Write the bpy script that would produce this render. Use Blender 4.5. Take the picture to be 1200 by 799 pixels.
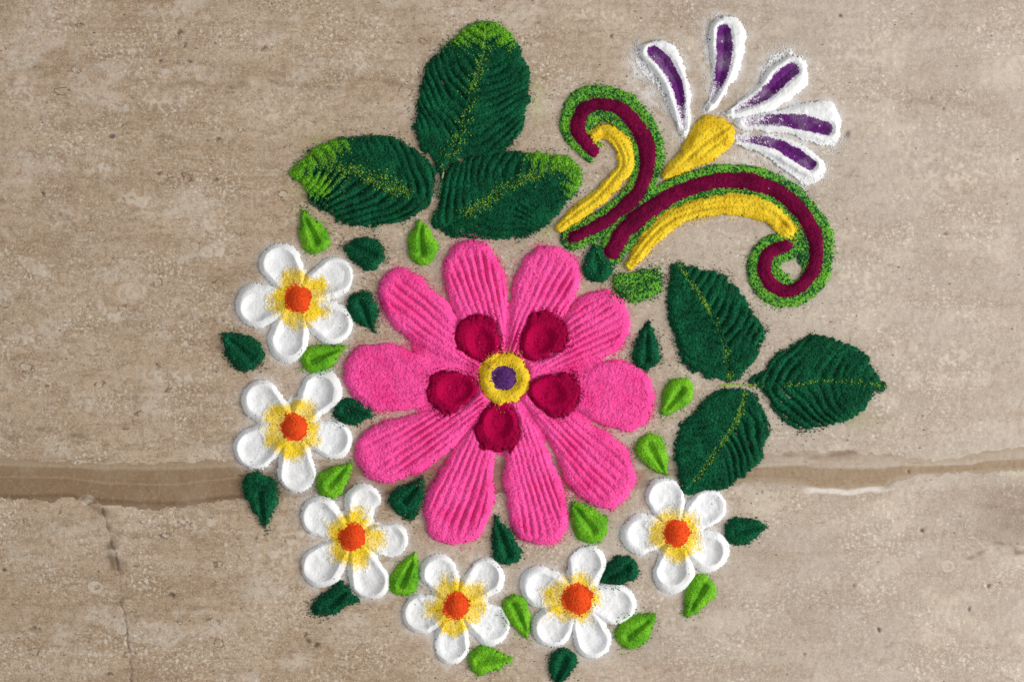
import bpy, math
import numpy as np

for o in list(bpy.data.objects):
    bpy.data.objects.remove(o)
scene = bpy.context.scene
COL = scene.collection
rng = np.random.default_rng(7)

PX = 0.0005            # one photograph pixel on the floor = 0.5 mm (a finger print is 15 mm wide)
CX, CY = 600.0, 399.5

def wx(x): return (x - CX) * PX
def wy(y): return (CY - y) * PX

# ------------------------------------------------------------------ camera
cam_d = bpy.data.cameras.new('camera')
cam = bpy.data.objects.new('camera', cam_d)
COL.objects.link(cam)
cam.location = (0, 0, 1.30)
cam.rotation_euler = (0, 0, 0)
cam_d.sensor_width = 36.0
cam_d.lens = 36.0 * 1.30 / (1200 * PX)
cam_d.clip_start = 0.05
cam_d.clip_end = 50
scene.camera = cam

# ------------------------------------------------------------------ world, light, exposure
w = bpy.data.worlds.new('World')
scene.world = w
w.use_nodes = True
bg = w.node_tree.nodes['Background']
bg.inputs['Color'].default_value = (0.95, 0.97, 1.0, 1)
bg.inputs['Strength'].default_value = 0.46

ld = bpy.data.lights.new('doorway_light', 'AREA')
ld.shape = 'RECTANGLE'
ld.size = 1.25
ld.size_y = 1.25
ld.energy = 66
ld.color = (1.0, 0.985, 0.96)
lo = bpy.data.objects.new('doorway_light', ld)
COL.objects.link(lo)
lo.location = (2.10, -0.25, 1.22)
d = -np.array(lo.location)
lo.rotation_euler = (math.atan2(math.hypot(d[0], d[1]), -d[2]), 0, math.atan2(d[1], d[0]) - math.pi / 2)

scene.cycles.use_denoising = False      # keep the grain of the powder
scene.view_settings.view_transform = 'Standard'
scene.view_settings.look = 'None'
scene.view_settings.exposure = 0.0
scene.view_settings.gamma = 1.0
scene.view_settings.use_curve_mapping = False

# ------------------------------------------------------------------ grids and noise
GS = 0.8
GX0, GY0 = -30.0, -30.0
NX, NY = int(1260 / GS) + 1, int(875 / GS) + 1
gx1 = GX0 + GS * np.arange(NX)
gy1 = GY0 + GS * np.arange(NY)
GX, GY = np.meshgrid(gx1, gy1)
_fy = np.fft.fftfreq(NY)[:, None]
_fx = np.fft.rfftfreq(NX)[None, :]

def blur(a, sig_px):
    s = sig_px / GS
    return np.fft.irfft2(np.fft.rfft2(a) * np.exp(-2 * (math.pi * s) ** 2 * (_fx ** 2 + _fy ** 2)), s=(NY, NX))

def noise(sig):
    a = blur(rng.standard_normal((NY, NX)), sig)
    return a / a.std()

N0 = rng.standard_normal((NY, NX))
NG = 0.55 * noise(0.5) + 0.75 * N0           # grain
NC = 0.5 * noise(0.5) + 0.8 * N0
HS = 0.74                                      # how high the heaps stand
N2 = noise(1.6)
N5 = noise(4.0)
N5b = noise(4.5)
N12 = noise(10.0)
N40 = noise(35.0)
N12b = noise(11.0)
U0 = rng.random((NY, NX))
JX = (rng.random((NY, NX)) - .5) * GS * 0.6
JY = (rng.random((NY, NX)) - .5) * GS * 0.6
H = np.zeros((NY, NX))                         # height of the powder laid so far, in px
KIND = {k: np.zeros((NY, NX), bool) for k in ('white', 'green', 'pink')}

def smooth(e0, e1, x):
    t = np.clip((x - e0) / (e1 - e0), 0, 1)
    return t * t * (3 - 2 * t)

def box(pts, pad):
    p = np.asarray(pts, float)
    x0, y0 = p.min(0) - pad
    x1, y1 = p.max(0) + pad
    i0 = max(int((x0 - GX0) / GS), 0); i1 = min(int((x1 - GX0) / GS) + 2, NX)
    j0 = max(int((y0 - GY0) / GS), 0); j1 = min(int((y1 - GY0) / GS) + 2, NY)
    return (slice(j0, j1), slice(i0, i1))

def spline(pts, closed=True, n=6):
    p = np.asarray(pts, float)
    m = len(p)
    out = []
    for i in range(m if closed else m - 1):
        if closed:
            a, b, c, e = p[(i - 1) % m], p[i], p[(i + 1) % m], p[(i + 2) % m]
        else:
            a, b, c, e = p[max(i - 1, 0)], p[i], p[i + 1], p[min(i + 2, m - 1)]
        for k in range(n):
            t = k / n
            out.append(.5 * ((2 * b) + (c - a) * t + (2 * a - 5 * b + 4 * c - e) * t * t + (3 * b - a - 3 * c + e) * t ** 3))
    if not closed:
        out.append(p[-1])
    return np.array(out)

def sdf_poly(P, x, y):
    """signed distance to a closed outline, positive inside"""
    best = np.full(x.shape, 1e9)
    ins = np.zeros(x.shape, bool)
    Q = np.roll(P, -1, 0)
    for (ax, ay), (bx, by) in zip(P, Q):
        ex, ey = bx - ax, by - ay
        L = ex * ex + ey * ey
        if L < 1e-9:
            continue
        t = np.clip(((x - ax) * ex + (y - ay) * ey) / L, 0, 1)
        best = np.minimum(best, (x - ax - t * ex) ** 2 + (y - ay - t * ey) ** 2)
        c = ((ay > y) != (by > y))
        if ey != 0:
            ins ^= c & (x < ex * (y - ay) / ey + ax)
    s = np.sqrt(best)
    return np.where(ins, s, -s)

def stroke(P, R, x, y):
    """signed distance to a tapered stroke, arc length and signed side offset"""
    P = np.asarray(P, float)
    R = np.broadcast_to(np.asarray(R, float), (len(P),))
    seg = np.hypot(*(P[1:] - P[:-1]).T)
    S = np.concatenate([[0], np.cumsum(seg)])
    best = np.full(x.shape, -1e9); bd = np.full(x.shape, 1e9)
    s = np.zeros(x.shape); lat = np.zeros(x.shape)
    for k in range(len(P) - 1):
        (ax, ay), (bx, by) = P[k], P[k + 1]
        ex, ey = bx - ax, by - ay
        L = ex * ex + ey * ey
        if L < 1e-9:
            continue
        t = np.clip(((x - ax) * ex + (y - ay) * ey) / L, 0, 1)
        dd = np.hypot(x - ax - t * ex, y - ay - t * ey)
        best = np.maximum(best, R[k] + (R[k + 1] - R[k]) * t - dd)
        m = dd < bd
        side = (ex * (y - ay) - ey * (x - ax)) / math.sqrt(L)
        bd = np.where(m, dd, bd)
        s = np.where(m, S[k] + t * seg[k], s)
        lat = np.where(m, np.sign(side) * dd, lat)
    return best, s, lat, S[-1]

def resample_r(ctrl_r, n):
    return np.interp(np.linspace(0, 1, n), np.linspace(0, 1, len(ctrl_r)), ctrl_r)

def dome(dd, h, wdt):
    return h * np.sin(np.clip(dd / wdt, 0, 1) * math.pi / 2) ** 0.9

# ------------------------------------------------------------------ materials
def lin(c):
    return tuple(((v / 255) / 12.92 if v / 255 <= .04045 else ((v / 255 + .055) / 1.055) ** 2.4) for v in c)

def powder(name, a, b=None, rough=0.85, spread=0.5, spec=0.25):
    """powder of a given pigment; 'grain' varies each grain, 'dust' mixes in a second colour"""
    m = bpy.data.materials.new(name)
    m.use_nodes = True
    nt = m.node_tree
    p = nt.nodes['Principled BSDF']
    p.inputs['Roughness'].default_value = rough
    p.inputs['Specular IOR Level'].default_value = spec
    at = nt.nodes.new('ShaderNodeAttribute'); at.attribute_name = 'grain'
    du = nt.nodes.new('ShaderNodeAttribute'); du.attribute_name = 'dust'
    mx = nt.nodes.new('ShaderNodeMix'); mx.data_type = 'RGBA'
    mx.inputs[6].default_value = (*lin(a), 1)
    mx.inputs[7].default_value = (*lin(b or a), 1)
    nt.links.new(du.outputs['Fac'], mx.inputs[0])
    mr = nt.nodes.new('ShaderNodeMapRange')
    mr.inputs['To Min'].default_value = 1 - spread
    mr.inputs['To Max'].default_value = 1 + spread
    nt.links.new(at.outputs['Fac'], mr.inputs['Value'])
    tc = nt.nodes.new('ShaderNodeTexCoord')
    nz = nt.nodes.new('ShaderNodeTexNoise')
    nz.inputs['Scale'].default_value = 130; nz.inputs['Detail'].default_value = 3
    nt.links.new(tc.outputs['Object'], nz.inputs['Vector'])
    mr2 = nt.nodes.new('ShaderNodeMapRange')
    mr2.inputs['From Min'].default_value = .3; mr2.inputs['From Max'].default_value = .7
    mr2.inputs['To Min'].default_value = .92; mr2.inputs['To Max'].default_value = 1.08
    nt.links.new(nz.outputs['Fac'], mr2.inputs['Value'])
    mu = nt.nodes.new('ShaderNodeMath'); mu.operation = 'MULTIPLY'
    nt.links.new(mr.outputs[0], mu.inputs[0]); nt.links.new(mr2.outputs[0], mu.inputs[1])
    vm = nt.nodes.new('ShaderNodeVectorMath'); vm.operation = 'SCALE'
    nt.links.new(mx.outputs[2], vm.inputs[0]); nt.links.new(mu.outputs[0], vm.inputs['Scale'])
    nt.links.new(vm.outputs[0], p.inputs['Base Color'])
    return m

M = dict(
    pink=powder('pink_powder', (252, 86, 164), (236, 58, 138), spread=.2, spec=.12),
    crimson=powder('crimson_powder', (172, 0, 66), (134, 0, 50), spread=.22, spec=.08),
    yellow=powder('yellow_powder', (233, 200, 44), (218, 180, 28), spread=.18),
    violet=powder('violet_powder', (92, 44, 112), (70, 30, 92), spread=.3),
    white=powder('white_powder', (238, 238, 238), (222, 220, 216), spread=.05, spec=.1),
    orange=powder('orange_powder', (234, 82, 18), (204, 46, 8), spread=.3),
    dark=powder('dark_green_powder', (5, 70, 42), (11, 88, 54), spread=.6, spec=.14),
    lime=powder('lime_powder', (112, 178, 30), (82, 150, 22), spread=.25),
    vein=powder('vein_powder', (92, 148, 40), (160, 190, 60), spread=.35),
    yellow_white=powder('yellow_over_white_powder', (240, 206, 44), (236, 234, 228), spread=.12),
    lime_dark=powder('lime_over_green_powder', (110, 178, 34), (10, 80, 50), spread=.3),
    purple_white=powder('purple_over_white_powder', (98, 36, 110), (228, 222, 228), spread=.25, spec=.12),
    stalk=powder('bare_stalk_powder', (196, 190, 158), (140, 160, 90), spread=.2),
    mix=powder('mixed_green_powder', (104, 172, 46), (16, 82, 38), spread=.35, spec=.3),
    maroon=powder('maroon_powder', (112, 4, 54), (88, 0, 42), spread=.35, spec=.1),
    purple=powder('purple_powder', (122, 56, 134), (92, 34, 104), spread=.3),
)

# ------------------------------------------------------------------ mesh building
OCT = np.array([[1, 0, 0], [0, 1, 0], [-1, 0, 0], [0, -1, 0], [0, 0, 1], [0, 0, -1]], float)
OCF = np.array([[0, 1, 4], [1, 2, 4], [2, 3, 4], [3, 0, 4], [1, 0, 5], [2, 1, 5], [3, 2, 5], [0, 3, 5]])

def grains_geo(gx, gy, gz, r):
    n = len(gx)
    a = rng.random(n) * 6.283
    sx = r * (0.8 + .5 * rng.random(n)); sy = r * (0.8 + .5 * rng.random(n)); sz = r * (.7 + .4 * rng.random(n))
    tx, ty = (rng.random((2, n)) - .5) * .8
    ox = OCT[None, :, 0] * sx[:, None]; oy = OCT[None, :, 1] * sy[:, None]; oz = OCT[None, :, 2] * sz[:, None]
    X = ox * np.cos(a)[:, None] - oy * np.sin(a)[:, None] + oz * tx[:, None]
    Y = ox * np.sin(a)[:, None] + oy * np.cos(a)[:, None] + oz * ty[:, None]
    Z = oz - .4 * tx[:, None] * ox
    V = np.stack([X + gx[:, None], Y + gy[:, None], Z + gz[:, None]], -1).reshape(-1, 3)
    F = (OCF[None] + 6 * np.arange(n)[:, None, None]).reshape(-1, 3)
    return V, F

def link_mesh(name, verts_px, quads, tris, grain, dust, mat, parent, origin):
    V = np.empty_like(verts_px)
    V[:, 0] = wx(verts_px[:, 0]) - wx(origin[0])
    V[:, 1] = wy(verts_px[:, 1]) - wy(origin[1])
    V[:, 2] = verts_px[:, 2] * PX
    nq, ntr = len(quads), len(tris)
    me = bpy.data.meshes.new(name)
    me.vertices.add(len(V)); me.vertices.foreach_set('co', V.astype(np.float32).ravel())
    loops = np.concatenate([np.asarray(quads).ravel(), np.asarray(tris).ravel()]).astype(np.int32)
    me.loops.add(len(loops)); me.loops.foreach_set('vertex_index', loops)
    st = np.concatenate([np.arange(nq) * 4, nq * 4 + np.arange(ntr) * 3]).astype(np.int32)
    me.polygons.add(nq + ntr); me.polygons.foreach_set('loop_start', st)
    for nm, val in (('grain', grain), ('dust', dust)):
        at = me.attributes.new(nm, 'FLOAT', 'POINT')
        at.data.foreach_set('value', np.asarray(val, np.float32))
    me.materials.append(mat)
    me.update(calc_edges=True)
    me.validate()
    o = bpy.data.objects.new(name, me)
    COL.objects.link(o)
    if parent is not None:
        o.parent = parent
    else:
        o.location = (wx(origin[0]), wy(origin[1]), 0)
    return o

def thing(name, label, cat, at, group=None):
    o = bpy.data.objects.new(name, None)
    o.empty_display_size = .01
    COL.objects.link(o)
    o.location = (wx(at[0]), wy(at[1]), 0)
    o['label'] = label; o['category'] = cat
    if group:
        o['group'] = group
    o['_at'] = [float(at[0]), float(at[1])]
    return o

def emit(name, parent, mat, sl, z, dd, rag=(0.9, 1.0, 0.0), spill=1.0, reach=2.4, surf=0.03, gr=0.8, rough=0.35,
         dust=None, kind=None, keep=None, thin=False, origin=None, gspread=1.0, cut=True, flat_edge=False):
    """lay one heap of powder: height z (px above the floor) where dd > 0, ragged edge, loose grains round it"""
    base = H[sl]
    x, y = GX[sl] + JX[sl], GY[sl] + JY[sl]
    ed = dd + rag[0] * NG[sl] + rag[1] * N5[sl] + rag[2] * N12[sl]
    m = ed > 0
    if keep is not None:
        m &= keep
    if not thin:
        z = z * HS
    z = z + .8 * rough * NG[sl] * np.clip(dd / 3, .35, 1) + rough * .3 * N2[sl]
    if thin:
        z = base + z
    elif cut:
        m &= z > base - 0.8
    zz = np.maximum(z, base + 0.25) if not thin else np.maximum(z, base + .15)
    inner = m.copy()
    inner[1:] &= m[:-1]; inner[:-1] &= m[1:]; inner[:, 1:] &= m[:, :-1]; inner[:, :-1] &= m[:, 1:]
    zz = np.where(inner, zz, base - 0.3)
    q = m[:-1, :-1] & m[:-1, 1:] & m[1:, 1:] & m[1:, :-1]
    q &= inner[:-1, :-1] | inner[:-1, 1:] | inner[1:, 1:] | inner[1:, :-1]
    idx = np.arange(m.size).reshape(m.shape)
    Q = np.stack([idx[:-1, :-1][q], idx[1:, :-1][q], idx[1:, 1:][q], idx[:-1, 1:][q]], -1)
    used = np.unique(Q)
    remap = np.full(m.size, -1); remap[used] = np.arange(len(used))
    Q = remap[Q]
    V = np.stack([x.ravel()[used], y.ravel()[used], zz.ravel()[used]], -1)
    gn = np.clip(.5 + .28 * gspread * NC[sl], 0, 1).ravel()[used]
    dv = (np.zeros(m.shape) if dust is None else np.broadcast_to(dust, m.shape)).ravel()[used]
    newH = np.where(inner, np.maximum(base, zz), base)
    # loose grains: thick at the edge, thinning outwards, a few on the heap itself
    pe = np.where(ed < 1.0, 0.30 * spill * GS * GS * np.exp(np.minimum(ed - 1.0, 0) / reach), 0) + np.where(inner, surf * GS * GS, 0)
    pe = np.where(ed < 1.0, pe * np.clip(.75 + .75 * N12b[sl], .06, 2.6), pe)      # spill drifts: heavy here, clean there
    if keep is not None:
        pe = pe * np.where(keep, 1, .15)
    pick = rng.random(m.shape) < pe
    gi = np.nonzero(pick.ravel())[0]
    if len(gi):
        r = gr * (0.45 + .6 * rng.random(len(gi)))
        gz = newH.ravel()[gi] + r * .35
        GV, GF = grains_geo(x.ravel()[gi], y.ravel()[gi], gz, r)
        gg = np.repeat(rng.random(len(gi)), 6)
        gd = np.repeat((np.zeros(m.shape) if dust is None else np.broadcast_to(dust, m.shape)).ravel()[gi], 6)
        T = GF + len(V)
        V = np.concatenate([V, GV]); gn = np.concatenate([gn, gg]); dv = np.concatenate([dv, gd])
    else:
        T = np.zeros((0, 3), int)
    H[sl] = newH
    if kind:
        KIND[kind][sl] |= m
    og = origin if origin is not None else tuple(parent['_at'])
    return link_mesh(name, V, Q, T, gn, dv, mat, parent, og)

def sprinkle(name, parent, mat, sl, prob, gr=.7, dust=None, origin=None):
    """loose grains only, lying on whatever is there"""
    pick = rng.random(prob.shape) < prob * GS * GS
    gi = np.nonzero(pick.ravel())[0]
    if not len(gi):
        return None
    x, y = (GX[sl] + JX[sl]).ravel()[gi], (GY[sl] + JY[sl]).ravel()[gi]
    r = gr * (0.45 + .6 * rng.random(len(gi)))
    V, F = grains_geo(x, y, H[sl].ravel()[gi] + r * .4, r)
    gg = np.repeat(rng.random(len(gi)), 6)
    og = origin if origin is not None else tuple(parent['_at'])
    return link_mesh(name, V, np.zeros((0, 4), int), F, gg, gg * 0 if dust is None else np.repeat(dust.ravel()[gi], 6), mat, parent, og)

# ------------------------------------------------------------------ stone floor
def axis(lo, hi, step, far):
    a = list(np.arange(lo, hi + step, step))
    k = step; v = a[-1]; up = []
    while v < hi + far:
        k *= 1.35; v += k; up.append(v)
    k = step; v = a[0]; dn = []
    while v > lo - far:
        k *= 1.35; v -= k; dn.append(v)
    return np.array(dn[::-1] + a + up)

def fnoise(shape, sx, sy, r):
    """smooth random field on an even raster, sampled for the floor"""
    a = r.standard_normal(shape)
    fy = np.fft.fftfreq(shape[0])[:, None]; fx = np.fft.rfftfreq(shape[1])[None]
    a = np.fft.irfft2(np.fft.rfft2(a) * np.exp(-2 * math.pi ** 2 * ((fx * sx) ** 2 + (fy * sy) ** 2)), s=shape)
    return a / a.std()

frng = np.random.default_rng(21)
fx1 = axis(-24, 1224, 1.6, 3600); fy1 = axis(-24, 824, 1.6, 3600)
FX, FY = np.meshgrid(fx1, fy1)
FSH = FX.shape
fA = fnoise(FSH, 3.0, 2.0, frng); fB = fnoise(FSH, 12, 6, frng); fC = fnoise(FSH, 1.0, 1.0, frng); fD = fnoise(FSH, 45, 12, frng)
inX = np.clip(FX, -24, 1224)
top = np.interp(FX, [-400, 0, 40, 88, 120, 168, 224, 275, 500, 800, 900, 940, 992, 1036, 1083, 1139, 1155, 1200, 1500], [534, 536, 538, 542, 544, 542, 540, 537, 538, 534, 532, 528, 530, 532, 538, 536, 528, 525, 520])
bot = np.interp(FX, [-400, 0, 32, 80, 120, 160, 208, 240, 275, 500, 800, 900, 940, 956, 992, 1036, 1051, 1075, 1200, 1500], [588, 586, 585, 584, 592, 596, 596, 590, 584, 580, 570, 566, 570, 576, 576, 572, 562, 557, 551, 548])
ev = np.minimum(FY - top + 1.0 * fA + .8 * fC, bot - FY + 1.0 * fA + .8 * fC)
vein_m = smooth(-1.5, 1.5, ev)
def fline(pts, wd, jit):
    P = np.asarray(pts, float)
    best = np.full(FSH, 1e9)
    for (ax, ay), (bx, by) in zip(P[:-1], P[1:]):
        ex, ey = bx - ax, by - ay
        qx = FX + jit * fA * .6; qy = FY + jit * fB * .6
        t = np.clip(((qx - ax) * ex + (qy - ay) * ey) / (ex * ex + ey * ey), 0, 1)
        best = np.minimum(best, np.hypot(qx - ax - t * ex, qy - ay - t * ey))
    return np.exp(-(best / wd) ** 2)
crack_pts = [(120, 596), (128, 628), (138, 656), (140, 696), (146, 719), (150, 743), (152, 767), (154, 795), (157, 860)]
crack = fline(crack_pts, 1.0, 1.6) * np.clip(.85 + .35 * fA, .3, 1)
stain = .9 * fline(crack_pts[:4], 9, 4) * np.clip(.6 + .6 * fA, 0, 1.4)
stain = np.maximum(stain, .95 * fline([(1140, 650), (1149, 645), (1160, 640), (1170, 637), (1183, 640), (1194, 650), (1215, 652)], 3.2, 3.5) * np.clip(.55 + .5 * fA, .1, 1))
stain = np.maximum(stain, (.5 + .12 * fA) * np.exp(-(((FX - 1190) / 70) ** 2 + ((FY - 600) / 42) ** 2)) * smooth(658, 630, FY + 6 * fA))
stain = np.maximum(stain, .8 * fline([(-20, 237), (10, 236), (38, 236), (55, 240)], 3, 4) * np.clip(fA + .3, 0, 1))
stain = np.maximum(stain, .7 * fline([(50, 258), (75, 250), (88, 264)], 2.2, 3) * np.clip(fA + .6, 0, 1))
for yy, a, b, am in ((97, 150, 300, .5), (100, 255, 480, .55), (120, 1000, 1150, .35), (160, 130, 260, .3), (505, 0, 110, .6), (516, 0, 130, .6), (540, 170, 240, .8), (534, 920, 1010, .7)):
    stain = np.maximum(stain, am * np.exp(-((FY - yy - 3 * fB) / 4.0) ** 2) * smooth(a - 20, a + 20, FX) * (1 - smooth(b - 20, b + 20, FX)) * np.clip(.3 + .8 * fA, 0, 1))
pit = np.zeros(FSH)
for px_, py_, rx, ry in [(993, 158, 4, 3.5), (1106, 128, 2.6, 3), (1092, 115, 3, 2), (1109, 274, 3.4, 2), (310, 56, 2, 3), (188, 71, 3.2, 1.6), (221, 71, 3.4, 1.4), (210, 36, 2.6, 2.6), (50, 226, 4, 2),
                         (188, 203, 3.5, 2), (40, 735, 4.4, 2.6), (47, 736, 2, 2), (361, 750, 3, 3), (369, 755, 2, 1.8), (358, 743, 1.6, 2), (1137, 713, 2.4, 3.4), (1065.5, 552, 2, 3), (1028, 711, 1.8, 1.8), (1002, 685, 1.6, 2.2),
                         (243, 165, 2, 1.5), (254, 163, 2, 2), (130, 159, 3, 1.6), (253, 210, 2.4, 1.8), (893, 576, 2, 1.8), (976, 712, 2.6, 1.6), (1158, 686, 2, 1.8), (1080, 620, 2, 1.6), (1029, 736, 2, 1.6), (943, 766, 2, 1.6),
                         (107, 52, 1.6, 1.6), (985, 17, 1.6, 1.6), (716, 42, 1.6, 1.6), (200, 696, 2, 2.6), (336, 634, 4, 1.6), (4, 667, 3, 2)]:
    e = np.hypot((FX - px_ + .8 * fA) / rx, (FY - py_ + .8 * fC) / ry)
    e = e * 1.1 + .35 * fC + .3 * fA
    pit = np.maximum(pit, np.exp(-e ** 4 * .8))
pale = np.zeros(FSH)
for px_, py_, rx, ry, am in [(228, 6, 10, 8, .5), (155, 61, 5, 4, .7), (195, 86, 6, 6, .7), (113, 78, 18, 4, .45), (365, 80, 13, 7, .6), (153, 343, 17, 12, .75), (40, 312, 20, 7, .7), (112, 687, 7, 7, .8), (75, 630, 13, 8, .5),
                             (1167, 642, 12, 6, .5), (83, 640, 7, 7, .5), (348, 22, 9, 9, .5), (26, 92, 6, 5, .6), (35, 72, 12, 8, .3), (86, 65, 8, 10, .35), (217, 92, 6, 4, .5), (235, 91, 7, 5, .45), (1100, 512, 7, 5, .35), (540, 15, 8, 6, .5), (458, 8, 6, 6, .4),
                             (456, 18, 7, 5, .4), (1037, 45, 12, 9, .4), (1181, 25, 9, 7, .35), (1111, 662, 7, 7, .5), (1016, 687, 9, 9, .4), (970, 683, 5, 9, .3), (128, 12, 8, 8, .3), (102, 585, 7, 6, .7), (240, 770, 9, 6, .3), (700, 760, 10, 9, .3), (783, 730, 8, 8, .3), (975, 617, 13, 8, .35)]:
    th_ = frng.random() * .8 - .4
    ux = (FX - px_) * math.cos(th_) + (FY - py_) * math.sin(th_); uy = -(FX - px_) * math.sin(th_) + (FY - py_) * math.cos(th_)
    ang = np.arctan2(uy / ry, ux / rx); e = np.hypot(ux / rx, uy / ry) * (1 + .10 * np.sin(2 * ang + th_ * 9) + .06 * np.sin(3 * ang + th_ * 23)) + .07 * fC
    pale = np.maximum(pale, am * ((1 - smooth(.8, 1.0, e)) * np.clip(.5 + .25 * fA + .2 * fC, 0, 1) + .65 * np.exp(-((e - .9) / .10) ** 2)))
for px_, py_, rx, ry in ((22, 112, 26, 22), (120, 195, 22, 16), (160, 235, 24, 18), (70, 255, 20, 14), (330, 640, 36, 30), (250, 262, 26, 14), (175, 120, 40, 12), (135, 365, 30, 14), (255, 300, 16, 20), (60, 20, 40, 10), (310, 130, 24, 14), (40, 400, 26, 12), (200, 440, 40, 12), (230, 610, 40, 14), (450, 60, 30, 14), (700, 20, 40, 12), (1010, 60, 40, 20), (1120, 200, 60, 30), (1000, 330, 60, 24), (1100, 420, 60, 24)):
    e = np.hypot((FX - px_) / rx, (FY - py_) / ry)
    pale = np.maximum(pale, .95 * np.exp(-e ** 2) * smooth(.2, 1.0, fC + .4 * fA))
for px_, py_, rr_, am in ((112, 687, 6.5, .9), (1111, 662, 6, .9), (1016, 687, 9, .5), (783, 730, 7, .6), (205, 45, 9, .5), (32, 386, 5, .6), (243, 295, 6, .7), (156, 343, 8, .6), (1170, 300, 9, .35), (262, 373, 6, .5)):
    e = np.hypot(FX - px_ + .8 * fA, (FY - py_) * 1.08 + .6 * fB) - rr_
    pale = np.maximum(pale, am * np.exp(-(e / 1.5) ** 2))
    stain = np.maximum(stain, .45 * am * np.exp(-((e - 2.6) / 1.1) ** 2) * np.clip(.4 + .6 * fA, 0, 1))
for px_, py_, rr_, am in ((1196, 768, 30, .4), (1150, 790, 16, .3), (20, 690, 40, .25)):
    e = np.hypot(FX - px_ + 1.5 * fA, FY - py_ + 2 * fB) - rr_
    stain = np.maximum(stain, am * np.exp(-(e / 1.8) ** 2) * np.clip(.5 + .6 * fA, 0, 1))
# thin joint between two slabs, seen as a faint pale line
seam = np.exp(-((FX - 344.5 - .4 * fA) / 1.2) ** 2) * smooth(420, 180, FY) * np.clip(.6 + .4 * fA, 0, 1)
whites = np.exp(-((FY - 572.5 - .8 * fA - 3 * np.sin((FX - 940) / 100 * math.pi)) / 3.4) ** 4) * smooth(935, 955, FX) * (1 - smooth(1025, 1045, FX))
FZ = .10 * fC + .10 * fA - 1.3 * pit - .9 * crack - .9 * vein_m - .5 * stain * np.clip(fC, 0, 1) + .12 * pale
out = (FX < -20) | (FX > 1220) | (FY < -20) | (FY > 820)
FZ = np.where(out, -.9 * vein_m, FZ) - .15

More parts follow.
